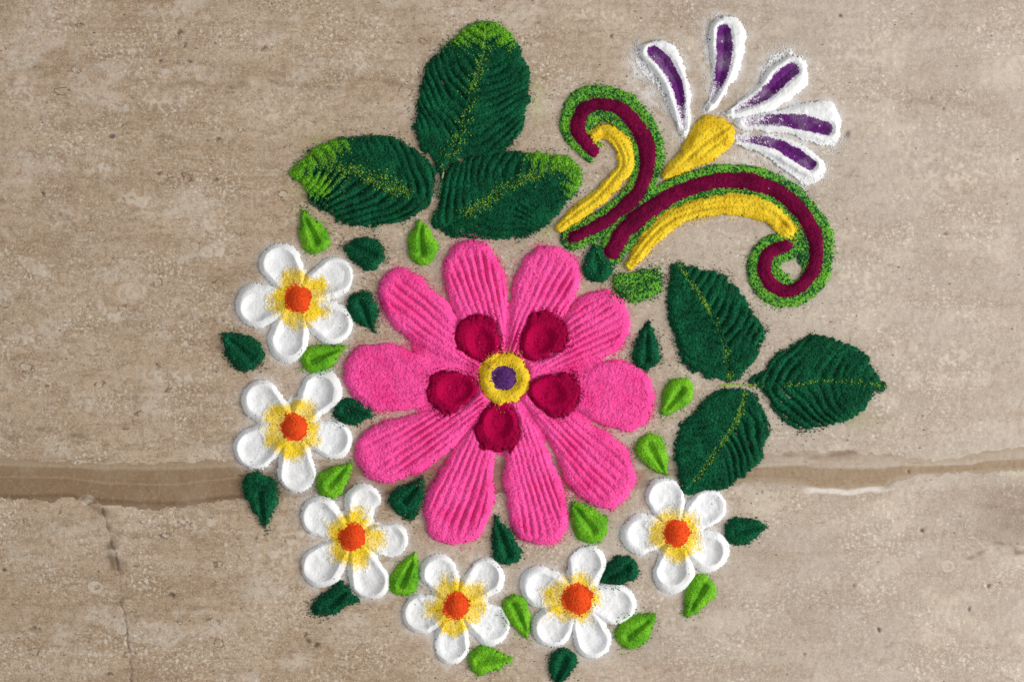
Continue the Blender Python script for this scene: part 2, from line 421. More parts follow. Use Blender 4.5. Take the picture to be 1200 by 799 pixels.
def floor_material(name, vein):
    m = bpy.data.materials.new(name)
    m.use_nodes = True
    nt = m.node_tree; N = nt.nodes; Lk = nt.links
    p = N['Principled BSDF']
    def attr(nm):
        a = N.new('ShaderNodeAttribute'); a.attribute_name = nm; return a.outputs['Fac']
    tc = N.new('ShaderNodeTexCoord')
    def mapped(sx, sy, off=0):
        mp = N.new('ShaderNodeMapping')
        mp.inputs['Scale'].default_value = (sx / PX, sy / PX, 1 / PX)
        mp.inputs['Location'].default_value = (off, off * .7, 0)
        Lk.new(tc.outputs['Object'], mp.inputs['Vector'])
        return mp.outputs[0]
    def nz(vec, scale, detail=4, rough=.55, dist=0):
        n = N.new('ShaderNodeTexNoise'); n.inputs['Scale'].default_value = scale; n.inputs['Detail'].default_value = detail
        n.inputs['Roughness'].default_value = rough; n.inputs['Distortion'].default_value = dist
        Lk.new(vec, n.inputs['Vector']); return n.outputs['Fac']
    def rng_(v, a, b, c=0., e=1.):
        r = N.new('ShaderNodeMapRange'); r.interpolation_type = 'SMOOTHSTEP'
        for k, val in zip(('From Min', 'From Max', 'To Min', 'To Max'), (a, b, c, e)):
            r.inputs[k].default_value = val
        Lk.new(v, r.inputs['Value']); return r.outputs[0]
    def mathn(op, a, b):
        n = N.new('ShaderNodeMath'); n.operation = op
        for i, v in enumerate((a, b)):
            if isinstance(v, (int, float)): n.inputs[i].default_value = v
            else: Lk.new(v, n.inputs[i])
        return n.outputs[0]
    def mix(fac, a, b, mode='MIX'):
        n = N.new('ShaderNodeMix'); n.data_type = 'RGBA'; n.blend_type = mode
        for i, v in ((0, fac), (6, a), (7, b)):
            if isinstance(v, tuple): n.inputs[i].default_value = (*v, 1)
            elif isinstance(v, (int, float)): n.inputs[i].default_value = v
            else: Lk.new(v, n.inputs[i])
        return n.outputs[2]
    def voro(vec, scale, feature='F1'):
        n = N.new('ShaderNodeTexVoronoi'); n.feature = feature; n.inputs['Scale'].default_value = scale
        Lk.new(vec, n.inputs['Vector']); return n
    base_v = mapped(1, 1); wide = mapped(.35, 1.2); wider = mapped(.12, 1.0, 5.0)
    warp = N.new('ShaderNodeTexNoise'); warp.inputs['Scale'].default_value = .09; warp.inputs['Detail'].default_value = 3
    Lk.new(base_v, warp.inputs['Vector'])
    wv = N.new('ShaderNodeVectorMath'); wv.operation = 'MULTIPLY_ADD'
    Lk.new(warp.outputs['Color'], wv.inputs[0]); wv.inputs[1].default_value = (9, 7, 0); Lk.new(base_v, wv.inputs[2])
    warped = wv.outputs[0]
    def ramp(v, stops):
        r = N.new('ShaderNodeValToRGB'); el = r.color_ramp.elements
        while len(el) < len(stops): el.new(.5)
        for e, (t, col) in zip(el, stops): e.position = t; e.color = (*lin(col), 1)
        Lk.new(v, r.inputs[0]); return r.outputs[0]
    if vein:
        bandv = mathn('ADD', attr('band'), mathn('MULTIPLY', mathn('SUBTRACT', nz(mapped(.05, .25, 9.), .08, 3, .5), .5), .35))
        ca = ramp(bandv, [(0, (160, 137, 110)), (.14, (172, 149, 122)), (.2, (148, 122, 93)), (.42, (146, 119, 90)), (.46, (160, 134, 105)), (.5, (142, 115, 86)), (.82, (146, 118, 90)), (.9, (120, 93, 67)), (1, (140, 113, 86))])
        cb = ramp(bandv, [(0, (172, 154, 134)), (.25, (182, 166, 147)), (.42, (186, 170, 152)), (.5, (160, 138, 112)), (.8, (158, 134, 107)), (.92, (170, 150, 126)), (1, (178, 160, 139))])
        c = mix(rng_(attr('right'), .4, .8), ca, cb)
        c = mix(rng_(nz(base_v, .02, 3), .45, .7, 0, .35), c, lin((172, 151, 127)))
        c = mix(rng_(nz(wider, .25, 3), .5, .75, 0, .22), c, lin((120, 95, 72)))
        c = mix(rng_(nz(base_v, .35, 4, .65), .54, .68, 0, .3), c, lin((196, 176, 150)))
        c = mix(rng_(nz(mapped(1, 1, 7.), .4, 4, .65), .56, .68, 0, .35), c, lin((104, 80, 58)))
    else:
        big = nz(mapped(.8, 1, 2.), .008, 5, .6)
        right = attr('right')
        cl = mix(rng_(big, .35, .65), lin((194, 170, 143)), lin((176, 150, 121)))
        cr = mix(rng_(big, .35, .65), lin((191, 177, 162)), lin((177, 161, 145)))
        c = mix(right, cl, cr)
        amt = mathn('SUBTRACT', 1.0, mathn('MULTIPLY', right, .6))                                # the stone is busier on one side
        beds = rng_(nz(wider, .03, 5, .6), .45, .68, 0, .55)
        c = mix(mathn('MULTIPLY', beds, amt), c, lin((148, 119, 89)))
        c = mix(mathn('MULTIPLY', rng_(nz(wide, .025, 5, .65), .5, .7, 0, .6), amt), c, lin((197, 178, 155)))
        c = mix(mathn('MULTIPLY', rng_(nz(mapped(.22, 1, 21.), .11, 4, .65), .5, .68, 0, .5), amt), c, lin((140, 112, 84)))   # thin streaks along the bedding
        c = mix(mathn('MULTIPLY', rng_(nz(mapped(.3, 1, 31.), .16, 4, .65), .54, .68, 0, .5), amt), c, lin((206, 188, 166)))
        c = mix(mathn('MULTIPLY', rng_(nz(mapped(.6, 1, 13.), .02, 5, .62), .52, .66, 0, .65), 1.0), c, lin((208, 193, 174)))   # broad pale clouds
        c = mix(mathn('MULTIPLY', rng_(nz(mapped(.6, 1, 51.), .016, 5, .62), .54, .68, 0, .5), amt), c, lin((158, 131, 103)))
        patch = rng_(nz(mapped(.7, 1, 7.), .018, 4, .6), .42, .62)                                 # where pale grit gathers
        c = mix(mathn('MULTIPLY', rng_(nz(base_v, .11, 6, .7), .46, .64, 0, .55), amt), c, lin((143, 116, 89)))
        grit = rng_(nz(mapped(1, 1, 3.), .27, 5, .65), .50, .60)
        c = mix(mathn('MULTIPLY', grit, mathn('ADD', mathn('MULTIPLY', patch, .55), .25)), c, lin((208, 193, 174)))
        vs = voro(warped, .17)
        cellrnd = N.new('ShaderNodeSeparateColor'); Lk.new(vs.outputs['Color'], cellrnd.inputs[0])
        frag = mathn('MULTIPLY', rng_(vs.outputs['Distance'], .36, .24), rng_(cellrnd.outputs[0], .52, .60))
        frag = mathn('MULTIPLY', frag, patch)
        c = mix(mathn('MULTIPLY', frag, .85), c, lin((218, 205, 188)))
        # larger shell pieces with a thin dark rim
        vs2 = voro(mapped(.75, 1.1, 40), .036)
        cr2 = N.new('ShaderNodeSeparateColor'); Lk.new(vs2.outputs['Color'], cr2.inputs[0])
        rad = mathn('ADD', vs2.outputs['Distance'], mathn('MULTIPLY', nz(base_v, .09, 4, .6), .55))
        siz = mathn('MULTIPLY', cr2.outputs[0], .16)
        rad = mathn('ADD', rad, siz)
        some = mathn('MULTIPLY', rng_(cr2.outputs[1], .50, .56), amt)
        fr2 = mathn('MULTIPLY', rng_(rad, .50, .44), some)
        c = mix(mathn('MULTIPLY', fr2, mathn('MULTIPLY', cr2.outputs[2], .75)), c, lin((203, 186, 164)))
        ring = mathn('MULTIPLY', mathn('MULTIPLY', rng_(rad, .45, .48), rng_(rad, .55, .50)), some)
        c = mix(mathn('MULTIPLY', ring, mathn('MULTIPLY', rng_(nz(base_v, .12, 2), .40, .55), .8)), c, lin((106, 82, 60)))
        # fine dark flecks
        fl = voro(mapped(.6, 1.1, 11), .075)
        flr = N.new('ShaderNodeSeparateColor'); Lk.new(fl.outputs['Color'], flr.inputs[0])
        fd = mathn('ADD', fl.outputs['Distance'], mathn('MULTIPLY', nz(base_v, .5, 2), .14))
        fleck = mathn('MULTIPLY', rng_(fd, .17, .11), rng_(flr.outputs[2], .45, .5))
        c = mix(mathn('MULTIPLY', fleck, .8), c, lin((88, 66, 48)))
        c = mix(mathn('MULTIPLY', rng_(nz(mapped(1, 1, 17.), .6, 3), .58, .68), mathn('MULTIPLY', amt, .75)), c, lin((104, 80, 58)))
        c = mix(mathn('MULTIPLY', rng_(nz(mapped(1, 1, 27.), .5, 3), .56, .66), .55), c, lin((214, 202, 188)))
    c = mix(mathn('MULTIPLY', attr('pale'), .8), c, lin((214, 199, 180)))
    c = mix(mathn('MULTIPLY', attr('stain'), .75), c, lin((108, 82, 58)))
    c = mix(attr('pit'), c, lin((70, 50, 36)))
    c = mix(attr('whites'), c, lin((222, 212, 200)))
    c = mix(attr('dust_white'), c, lin((226, 222, 218)))
    c = mix(attr('dust_pink'), c, lin((226, 110, 160)))
    c = mix(attr('dust_green'), c, lin((60, 110, 70)))
    c = mix(attr('dust_lime'), c, lin((150, 165, 60)))
    Lk.new(c, p.inputs['Base Color'])
    p.inputs['Roughness'].default_value = .42 if vein else .6
    p.inputs['Specular IOR Level'].default_value = .35
    bp = N.new('ShaderNodeBump'); bp.inputs['Strength'].default_value = .25 if not vein else .08
    bp.inputs['Distance'].default_value = .0004
    Lk.new(nz(base_v, .35, 5, .65), bp.inputs['Height'])
    Lk.new(bp.outputs[0], p.inputs['Normal'])
    return m

def build_floor():
    # powder dust left on the stone round the heaps
    def samp(a):
        i = np.clip(((FX - GX0) / GS).astype(int), 0, NX - 1); j = np.clip(((FY - GY0) / GS).astype(int), 0, NY - 1)
        return np.where(out, 0, a[j, i])
    wh = KIND['white'].astype(float)
    dw = np.clip(.75 * blur(wh, 5) + .35 * blur(wh, 14) - .04, 0, 1) * np.clip(.75 + .35 * N5 + .25 * NG, 0, 1.3)
    dw = samp(np.clip(dw, 0, .8))
    fanleft = np.zeros(FSH)
    for px_, py_, rx, ry, am in ((750, 78, 15, 24, .85), (762, 108, 12, 20, .6), (829, 55, 9, 32, .8), (895, 86, 11, 18, .75), (884, 186, 26, 10, .75), (845, 22, 22, 10, .4), (925, 205, 14, 10, .5)):
        fanleft = np.maximum(fanleft, am * np.exp(-((FX - px_) / rx) ** 2 - ((FY - py_) / ry) ** 2) * np.clip(.8 + .5 * fC, 0, 1.3))
    dw = np.maximum(dw, np.clip(fanleft, 0, .85))
    dl = np.zeros(FSH)
    for px_, py_, rx, ry, am in ((630, 118, 9, 22, .38), (1012, 492, 22, 10, .25), (372, 165, 14, 10, .3), (640, 270, 14, 12, .35), (350, 222, 12, 14, .25)):
        dl = np.maximum(dl, am * np.exp(-((FX - px_) / rx) ** 2 - ((FY - py_) / ry) ** 2) * np.clip(.8 + .4 * fC, 0, 1.3))
    tv = np.clip((FY - top) / (bot - top), 0, 1)
    at = dict(band=tv, right=smooth(300, 1000, FX + 60 * fD), pale=np.where(out, 0, np.maximum(pale, .45 * seam)), stain=np.where(out, 0, np.clip(stain, 0, 1)), pit=np.where(out, 0, np.clip(.8 * pit + .8 * crack, 0, 1) * .9), whites=whites, dust_white=dw, dust_lime=dl, dust_pink=samp(np.clip(.5 * blur(KIND['pink'].astype(float), 4) - .03, 0, .5) * np.clip(.7 + .4 * NG, 0, 1.4)), dust_green=samp(np.clip(.35 * blur(KIND['green'].astype(float), 4) - .03, 0, .4) * np.clip(.7 + .4 * NG, 0, 1.4)))
    idx = np.arange(FX.size).reshape(FSH)
    Q = np.stack([idx[:-1, :-1], idx[1:, :-1], idx[1:, 1:], idx[:-1, 1:]], -1).reshape(-1, 4)
    isv = (vein_m.ravel()[Q].mean(1) > .5)
    res = []
    for nm, sel, mat in (('floor', ~isv, floor_material('travertine', False)), ('stone_vein', isv, floor_material('banded_vein', True))):
        q = Q[sel]
        used = np.unique(q); rm = np.full(FX.size, -1); rm[used] = np.arange(len(used))
        V = np.stack([wx(FX.ravel()[used]), wy(FY.ravel()[used]), FZ.ravel()[used] * PX], -1)
        me = bpy.data.meshes.new(nm)
        me.vertices.add(len(V)); me.vertices.foreach_set('co', V.astype(np.float32).ravel())
        lp = rm[q].ravel().astype(np.int32)
        me.loops.add(len(lp)); me.loops.foreach_set('vertex_index', lp)
        me.polygons.add(len(q)); me.polygons.foreach_set('loop_start', (np.arange(len(q)) * 4).astype(np.int32))
        me.polygons.foreach_set('use_smooth', np.ones(len(q), bool))
        for k, v in at.items():
            a = me.attributes.new(k, 'FLOAT', 'POINT'); a.data.foreach_set('value', v.ravel()[used].astype(np.float32))
        me.materials.append(mat); me.update(calc_edges=True)
        o = bpy.data.objects.new(nm, me); COL.objects.link(o); res.append(o)
    res[0]['kind'] = 'structure'
    res[0]['label'] = 'beige travertine stone floor with pale fossil fragments and dark pits'
    res[1].parent = res[0]
    res[1]['label'] = 'smooth brown banded vein running across the stone'
    return res[0]

# ------------------------------------------------------------------ three-leaf sprays
def leaf(parent, outline, rib, p=12.2, depth=2.3, tip=None, veinp=None, lean=.32, weak=(1, 1, 0)):
    P = spline(outline)
    sl = box(P, 16)
    x, y = GX[sl], GY[sl]
    dd = sdf_poly(P, x, y)
    R = spline(rib, False, 5)
    _, s, lat, L = stroke(R, 1, x, y)
    t = np.abs(lat)
    ph = s - lean * t - .010 * t * t + 2.0 * N12[sl] + 2.0 * N40[sl] + np.where(lat > 0, 3.5, 0)
    g = np.abs(np.sin(math.pi * ph / p))
    dd = dd + 1.6 * (g - .62) * smooth(6, 14, t)
    fade = smooth(1.5, 6, dd) * smooth(1, 5, t) * np.clip(.75 + .55 * N12b[sl], .05, 1.2)
    z = dome(dd, 7.4, 10) + .4 * N5[sl]
    wl = np.where(lat > 0, weak[0], weak[1]) * (1 - weak[2] * smooth(.35 * L, .8 * L, s))
    fade = fade * (wl + (1 - wl) * .15) * np.clip(1 + .22 * N2[sl], .5, 1.4)
    z = z - 2.5 * depth * fade * (1 - g) ** 1.05 - 2.2 * np.exp(-(lat / 2.2) ** 2) * smooth(0, 8, dd)
    dust = np.clip(.35 + .35 * N5b[sl], 0, 1)
    o = emit('leaf', parent, M['dark'], sl, z, dd, rag=(1.5, 1.3, .3), spill=1.3, reach=1.8, surf=.2, gr=.74, rough=.6, dust=dust, kind='green')
    if veinp:
        a, b, wd, amt = veinp
        pr = amt * np.exp(-(lat / wd) ** 2) * smooth(a * L - 6, a * L + 6, s) * (1 - smooth(b * L - 6, b * L + 6, s)) * smooth(1, 4, dd)
        pr = pr * np.clip(.8 + .5 * N5b[sl], .1, 1.5) * (.55 + .45 * (g > .5))
        v = sprinkle('vein', o, M['vein'], sl, pr, gr=.85, dust=rng.random(x.shape), origin=tuple(parent['_at']))
    if tip:
        tp, rad, sh = tip
        dt = stroke(spline(tp, False, 4), rad, x, y)[0] + 2.0 * N5[sl] + 1.5 * N5b[sl] + 11 * (g - .62) * smooth(1, 7, dd)
        k = smooth(-sh * 1.3, sh * .7, dt + 1.5 * N2[sl])
        emit('leaf_tip', o, M['lime_dark'], sl, np.full(x.shape, .45), np.minimum(dd + .5, dt + sh * 1.3), rag=(1.2, .8, 0), spill=.5, surf=.1, gr=.85, rough=.4,
             dust=np.where(U0[sl] < k * 1.02, np.clip(.1 + .15 * N5b[sl], 0, .35), 1.0), thin=True, origin=tuple(parent['_at']))
        sprinkle('leaf_tip_dusting', o, M['lime'], sl, .25 * smooth(-sh * 2.2, 0, dt) * smooth(0, 2, dd), gr=.8, origin=tuple(parent['_at']))
    return o

spray = thing('leaf_spray', 'large three-leaf dark green powder spray with bright lime tips above the pink flower', 'leaf spray', (514, 205), 'three-leaf sprays')
leaf(spray, [(340.6, 201), (357.5, 184), (372.6, 171), (395, 161.5), (417.6, 157.7), (440, 157), (462.7, 161.5), (481.5, 169), (500, 184), (511, 199), (513, 221.5), (506, 244), (492.7, 251), (477.7, 257), (459, 263), (436.4, 267), (414, 266), (395, 259), (376, 248), (361, 236.5), (357.5, 221.5), (346, 210)],
     [(516, 246), (490, 232), (455, 217), (417, 203), (380, 194), (342, 199)], tip=([(390, 172), (368, 182), (346, 202), (362, 214), (374, 217)], 9.5, 9), veinp=(.22, .85, 10, .42), depth=2.2)
leaf(spray, [(512, 212), (521, 198), (540, 186), (560, 180), (598, 175), (620, 178), (643, 180), (665.5, 183), (680, 197), (681, 218), (671, 233), (658, 248), (643, 266.6), (628, 276), (605, 280), (575, 281), (545, 280), (526.5, 276), (511.5, 270), (505, 259), (511, 236.6)],
     [(516, 270), (541.5, 255), (568, 236.6), (598, 216), (643, 201), (682, 190)], weak=(.75, 1, .3), tip=([(630, 182), (655, 186), (674, 198), (676, 218)], 6.5, 9), veinp=(.15, .98, 6, .5), depth=2.4)
leaf(spray, [(566, 25), (545, 30), (530, 45), (511.5, 62), (500, 75), (491, 101), (487, 128), (485, 150), (489, 173), (504, 186), (514, 205), (520, 205), (527, 195), (548, 188), (575, 186), (598, 176.5), (611, 158), (618.5, 131), (622, 109), (620.4, 86), (613, 64), (601.6, 43), (588.5, 30)],
     [(508, 248), (516, 212), (527, 184), (541.5, 150), (555, 101), (568, 62), (570, 22)], weak=(.45, 1, 0), tip=([(538, 42), (553, 34), (568, 36), (584, 36), (595, 42)], 8.5, 9), veinp=(.2, .95, 7, .38), depth=2.6)

spray2 = thing('leaf_spray', 'three-leaf dark green powder spray with thin yellow-green midribs under the curled scroll end', 'leaf spray', (872, 451), 'three-leaf sprays')
leaf(spray2, [(788, 307.5), (782.6, 322.5), (779.6, 349), (782.6, 375), (792, 401), (801, 427.6), (816, 439), (835, 445.6), (854, 449), (861.4, 447), (872.7, 439), (884, 424), (893, 405), (897, 390), (887.7, 375), (878, 356), (865, 337.5), (850, 322.5), (827.6, 315), (809, 309.4)],
     [(856, 452), (848, 405), (835, 371), (816, 341), (797, 312), (788, 302)], weak=(1, .45, .3), veinp=(.03, .98, 2.6, .75), depth=2.2)
leaf(spray2, [(874.5, 446.4), (895, 433), (902.7, 420), (918, 409), (936.5, 397.6), (955, 392), (978, 395.7), (1000, 403), (1019, 416), (1024, 431), (1034, 441), (1041, 452), (1034, 460), (1023, 465), (1015, 480), (1000, 489.6), (978, 499), (959, 504.6), (936.5, 507), (918, 493), (904.6, 480), (897, 465), (888, 456)],
     [(880, 452), (925, 450), (970, 446.4), (1008, 448), (1044, 455)], weak=(1, 1, .85), veinp=(.25, .95, 2.2, .7), depth=2.3)
leaf(spray2, [(850, 454), (827.6, 465), (812.6, 480), (797.6, 499), (790, 521.5), (790, 544), (794, 563), (801, 580), (831, 577), (854, 571), (876, 559), (889.6, 544), (897, 525), (901, 503), (897, 480), (889.6, 465), (876, 455)],
     [(874.5, 452), (865, 487.7), (846, 518), (824, 548), (802, 580)], weak=(.5, 1, .3), veinp=(.02, .85, 2.8, .7), depth=2.4)
for sp, pts in ((spray, [(520, 202), (512, 232), (503, 262)]), (spray2, [(842, 451.5), (868, 450.5), (893, 452)])):
    P = spline(pts, False, 6)
    sl = box(P, 8)
    dd, s, lat, L = stroke(P, 1.4, GX[sl], GY[sl])
    emit('stalk', sp, M['stalk' if sp is spray else 'vein'], sl, np.full(dd.shape, .8), dd, rag=(.5, .4, 0), spill=.5, surf=.1, gr=.7, thin=True, dust=np.clip(.6 + .3 * N5[sl], 0, 1))

# ------------------------------------------------------------------ pink flower
FC = (592, 443)
blobs = [((561.5, 396.5), 26.5, 0, 0), ((636.5, 394.5), 27, 0, 0), ((649.5, 461.5), 27, 0, 0), ((584, 500), 27, 0, 0), ((529.5, 457.5), 26, 0, 0)]
pet = [
    ([(592, 440), (594, 400), (596, 354.6), (593.4, 328.6), (585, 306), (572, 286), (549.5, 280), (530, 289.5), (520, 306), (518.6, 328.6), (526.7, 354.6), (541, 384), (565, 420)], 2.7, 8.4),
    ([(592, 440), (596, 375), (598, 345), (601.6, 328.6), (611, 306), (624, 293), (640.6, 287), (660, 291), (676.5, 304), (681, 325), (677, 345), (665, 366), (645, 392), (610, 430)], 2.8, 8.2),
    ([(596, 440), (640, 395), (663, 367), (676.5, 350), (692.7, 342), (715.5, 340), (732, 353), (740, 371), (738, 390), (725, 410), (709, 420), (683, 428), (620, 445)], 2.4, 8.2),
    ([(596, 443), (683, 431), (702.5, 423), (728.5, 421), (748, 429.5), (762.7, 446), (768, 465), (764, 485), (751, 501), (732, 506), (702.5, 498), (676, 484), (630, 462)], 1.1, 9.5),
    ([(594, 445), (640, 462), (682.5, 488), (708.5, 503), (728, 518), (741, 537), (746, 560), (738, 579.5), (721.5, 596), (702, 596), (682.5, 586), (666, 570), (656.5, 550), (646.7, 526), (620, 486)], 2.0, 8.6),
    ([(592, 446), (610, 475), (628, 498), (641, 524), (653, 550), (662, 576), (666, 599), (664.6, 618.5), (653, 635), (634, 639.6), (611, 633), (598, 615), (591.5, 586), (589, 560), (590, 531), (588, 490)], 2.8, 7.8),
    ([(591, 446), (586, 490), (581, 537), (579, 560), (580, 586), (572, 612), (559, 631.5), (536, 638.6), (513.5, 634.7), (499, 621.7), (495.6, 599), (500.5, 576), (513.5, 553.5), (530, 527.5), (560, 485)], 2.5, 8.6),
    ([(590, 446), (560, 495), (523, 532), (497, 550), (478, 560), (455, 566.5), (435.5, 561.6), (421, 547), (414, 527.5), (421, 508), (442, 495), (471, 487), (504, 478), (550, 460)], 2.6, 8.8),
    ([(588, 444), (540, 468), (500.7, 476), (471, 482), (439, 480.5), (416, 468.6), (403, 449), (402, 429.5), (413, 410), (432, 402), (461.6, 403.5), (487.7, 413), (515, 425), (555, 436)], 1.0, 9.5),
    ([(590, 441), (550, 432), (513.7, 419), (483, 402), (461.6, 384), (448.6, 364), (442, 341.6), (448.6, 323.7), (465, 314), (487.7, 319), (504, 335), (523.5, 351), (539.7, 377), (565, 410)], 2.5, 9.2),
]
big = thing('pink_flower', 'large ten-petal hot pink powder flower with five crimson blobs and yellow centre', 'flower', FC)

def teardrop(c, R, tip, x, y, rt=1.0):
    c = np.array(c, float); tip = np.array(tip, float)
    P = np.array([c + (tip - c) * k for k in np.linspace(0, 1, 9)])
    return stroke(P, [R * (1 - k ** 1.35) + rt * k ** 1.35 for k in np.linspace(0, 1, 9)], x, y)

def egg(P, R2, Q, R, x, y):
    A = np.array(P, float); B = np.array(Q, float)
    pts = np.array([A + (B - A) * k for k in np.linspace(0, 1, 5)])
    return stroke(pts, np.linspace(R2, R, 5), x, y)

slb = box([(380, 260), (790, 660)], 5)
bx_, by_ = GX[slb], GY[slb]
carve = np.full(bx_.shape, -1e9)
blob_d = []
for c, R, n, R2 in blobs:
    v = np.array(FC) - np.array(c); v = v / np.hypot(*v)
    c2 = np.array(c) + v * 17
    dd = egg(tuple(np.array(c) - v * 1.5), R, tuple(c2), R * .62, bx_, by_)[0]
    blob_d.append((dd, c, v, R))
    carve = np.maximum(carve, dd)
carve = np.maximum(carve, 31 - np.hypot(bx_ - 591.2, by_ - 443.2))
cut_pink = smooth(-3, 2.5, carve)

bth = np.degrees(np.arctan2(by_ - FC[1], bx_ - FC[0]))
bed = 95 - np.hypot(bx_ - FC[0], by_ - FC[1])
for a_, g_ in ((-158, 28), (-10, 30), (24, 26), (-47, 22), (163, 20), (-118, 14), (118, 8)):
    bed = bed + g_ * np.exp(-(((bth - a_ + 180) % 360 - 180) / 12) ** 2)
z = dome(bed, 3.4, 26) + .4 * N5[slb]
z = z * (1 - cut_pink) + 1.2 * cut_pink
emit('powder_bed', big, M['pink'], slb, z, bed - 4, rag=(1, 1, 0), spill=.3, surf=.03, dust=np.clip(.25 + .3 * N5b[slb], 0, 1), kind='pink')
for P, depth, per in pet:
    P = spline(P)
    tipd = np.hypot(P[:, 0] - FC[0], P[:, 1] - FC[1])
    far = P[tipd > tipd.max() - 22]
    ax = far.mean(0) - np.array(FC); ax = ax / np.hypot(*ax)
    sl = box(P, 16)
    x, y = GX[sl], GY[sl]
    dd = sdf_poly(P, x, y)
    u = (x - FC[0]) * ax[0] + (y - FC[1]) * ax[1]
    v = -(x - FC[0]) * ax[1] + (y - FC[1]) * ax[0]
    um = tipd.max()
    q = v / (.42 + .58 * np.clip(u / um, .1, 1.1)) + .45 * N12[sl] + 1.8 * N40[sl]
    g = np.abs(np.sin(math.pi * q / (per * 1.18) + .4))
    fade = smooth(7.5, 13, dd) * (1 - smooth(um - 26, um - 10, u + 3 * N12[sl])) + .75 * smooth(3, 7, dd) * (1 - smooth(95, 125, u))
    fade = np.clip(fade, 0, 1) * np.clip(.85 + .35 * N12b[sl], .2, 1.2)
    z = dome(dd, 7.8, 11.5) + .35 * N5[sl] + 1.0
    z = z - 1.5 * depth * fade * (1 - g) ** 1.0 * np.clip(1 + .25 * N5[sl], .4, 1.4)
    cp = cut_pink[sl[0].start - slb[0].start: sl[0].stop - slb[0].start, sl[1].start - slb[1].start: sl[1].stop - slb[1].start]
    z = z * (1 - cp) + 1.6 * cp
    emit('petal', big, M['pink'], sl, z, dd, rag=(1.1, .8, .3), spill=2.0, reach=3.0, surf=.12, gr=.66, rough=.5, dust=np.clip(.08 + .2 * N5b[sl] + .25 * NC[sl] + .25 * N12b[sl], 0, 1), kind='pink')
for dd, c, v, R in blob_d:
    x, y = bx_, by_
    ou = (x - c[0]) * v[0] + (y - c[1]) * v[1]
    rag = dd + (2.6 * np.abs(N5[slb]) + 2.2 * np.abs(N2[slb])) * smooth(8, -12, ou)
    e = np.hypot((ou - 5) / 22.0, (-(x - c[0]) * v[1] + (y - c[1]) * v[0]) / 18.0)
    z = 1.5 + dome(rag, 10.0, 8) - 8.6 * (1 - smooth(.42, 1.04, e + .05 * N12[slb])) + .3 * N5[slb]
    sub = box([(c[0] - 48, c[1] - 48), (c[0] + 48, c[1] + 48)], 0)
    s2 = (slice(sub[0].start - slb[0].start, sub[0].stop - slb[0].start), slice(sub[1].start - slb[1].start, sub[1].stop - slb[1].start))
    emit('crimson_petal', big, M['crimson'], sub, z[s2], rag[s2], rag=(1.6, 1.0, 0), spill=1.6, reach=2.4, surf=.05, gr=.8, rough=.36,
         dust=np.clip(smooth(.9, 1.2, e)[s2] * .6 + .2 * NC[sub], 0, 1), cut=False)
sl = box([(550, 400), (632, 486)], 0)
r = np.hypot(GX[sl] - 591.2, GY[sl] - 443.2)
z = 1.5 + 7.0 * np.exp(-((r - 21.5) / 8.5) ** 2) + .4 * N5[sl] + 1.2 * smooth(0, 6, 31 - r)
emit('yellow_ring', big, M['yellow'], sl, z, 31 - r, rag=(1.0, .9, .3), spill=.9, surf=.06, rough=.4, dust=np.clip(.4 + .4 * N5b[sl], 0, 1), cut=False)
z = 2.0 + dome(15.5 - r, 8.5, 14)
emit('violet_centre', big, M['violet'], sl, z, 15.5 - r, rag=(.8, .6, 0), spill=.5, surf=.08, rough=.4, dust=np.clip(.4 + .4 * N5b[sl], 0, 1), cut=False)

# ------------------------------------------------------------------ white flowers
GW = 'white five-petal flowers round the pink flower'
flowers = [
    ((350, 351), [(-115, 72), (-34, 75), (36, 73), (106, 75), (171, 73)], 'white five-petal powder flower under the lime-tipped leaf, first of the chain', 0),
    ((344.6, 500), [(-141, 74), (-53, 75), (18.4, 71), (87, 77), (151, 76)], 'white five-petal powder flower lying against the brown stone vein', 0),
    ((413.9, 628.9), [(-73, 66), (4.5, 68), (68.5, 78), (137, 75), (-149, 69)], 'white five-petal powder flower between a lime leaf and the notched dark leaf on the stone', 0),
    ((534.7, 708.3), [(-119, 67), (-44, 71), (30, 71), (96, 71), (166, 65)], 'white five-petal powder flower with a lime leaf pointing sideways under its lower petal', 0),
    ((675.9, 699.6), [(-73, 64), (9.5, 68), (70, 77), (128, 70), (-163, 71)], 'white five-petal powder flower with lopsided yellow dusting and a splashed orange centre', 1),
    ((792.6, 623.9), [(-107, 67), (-38.7, 70), (28.6, 70), (95, 70), (178, 66)], 'white five-petal powder flower touching the lowest leaf of a dark green spray', .5),
]
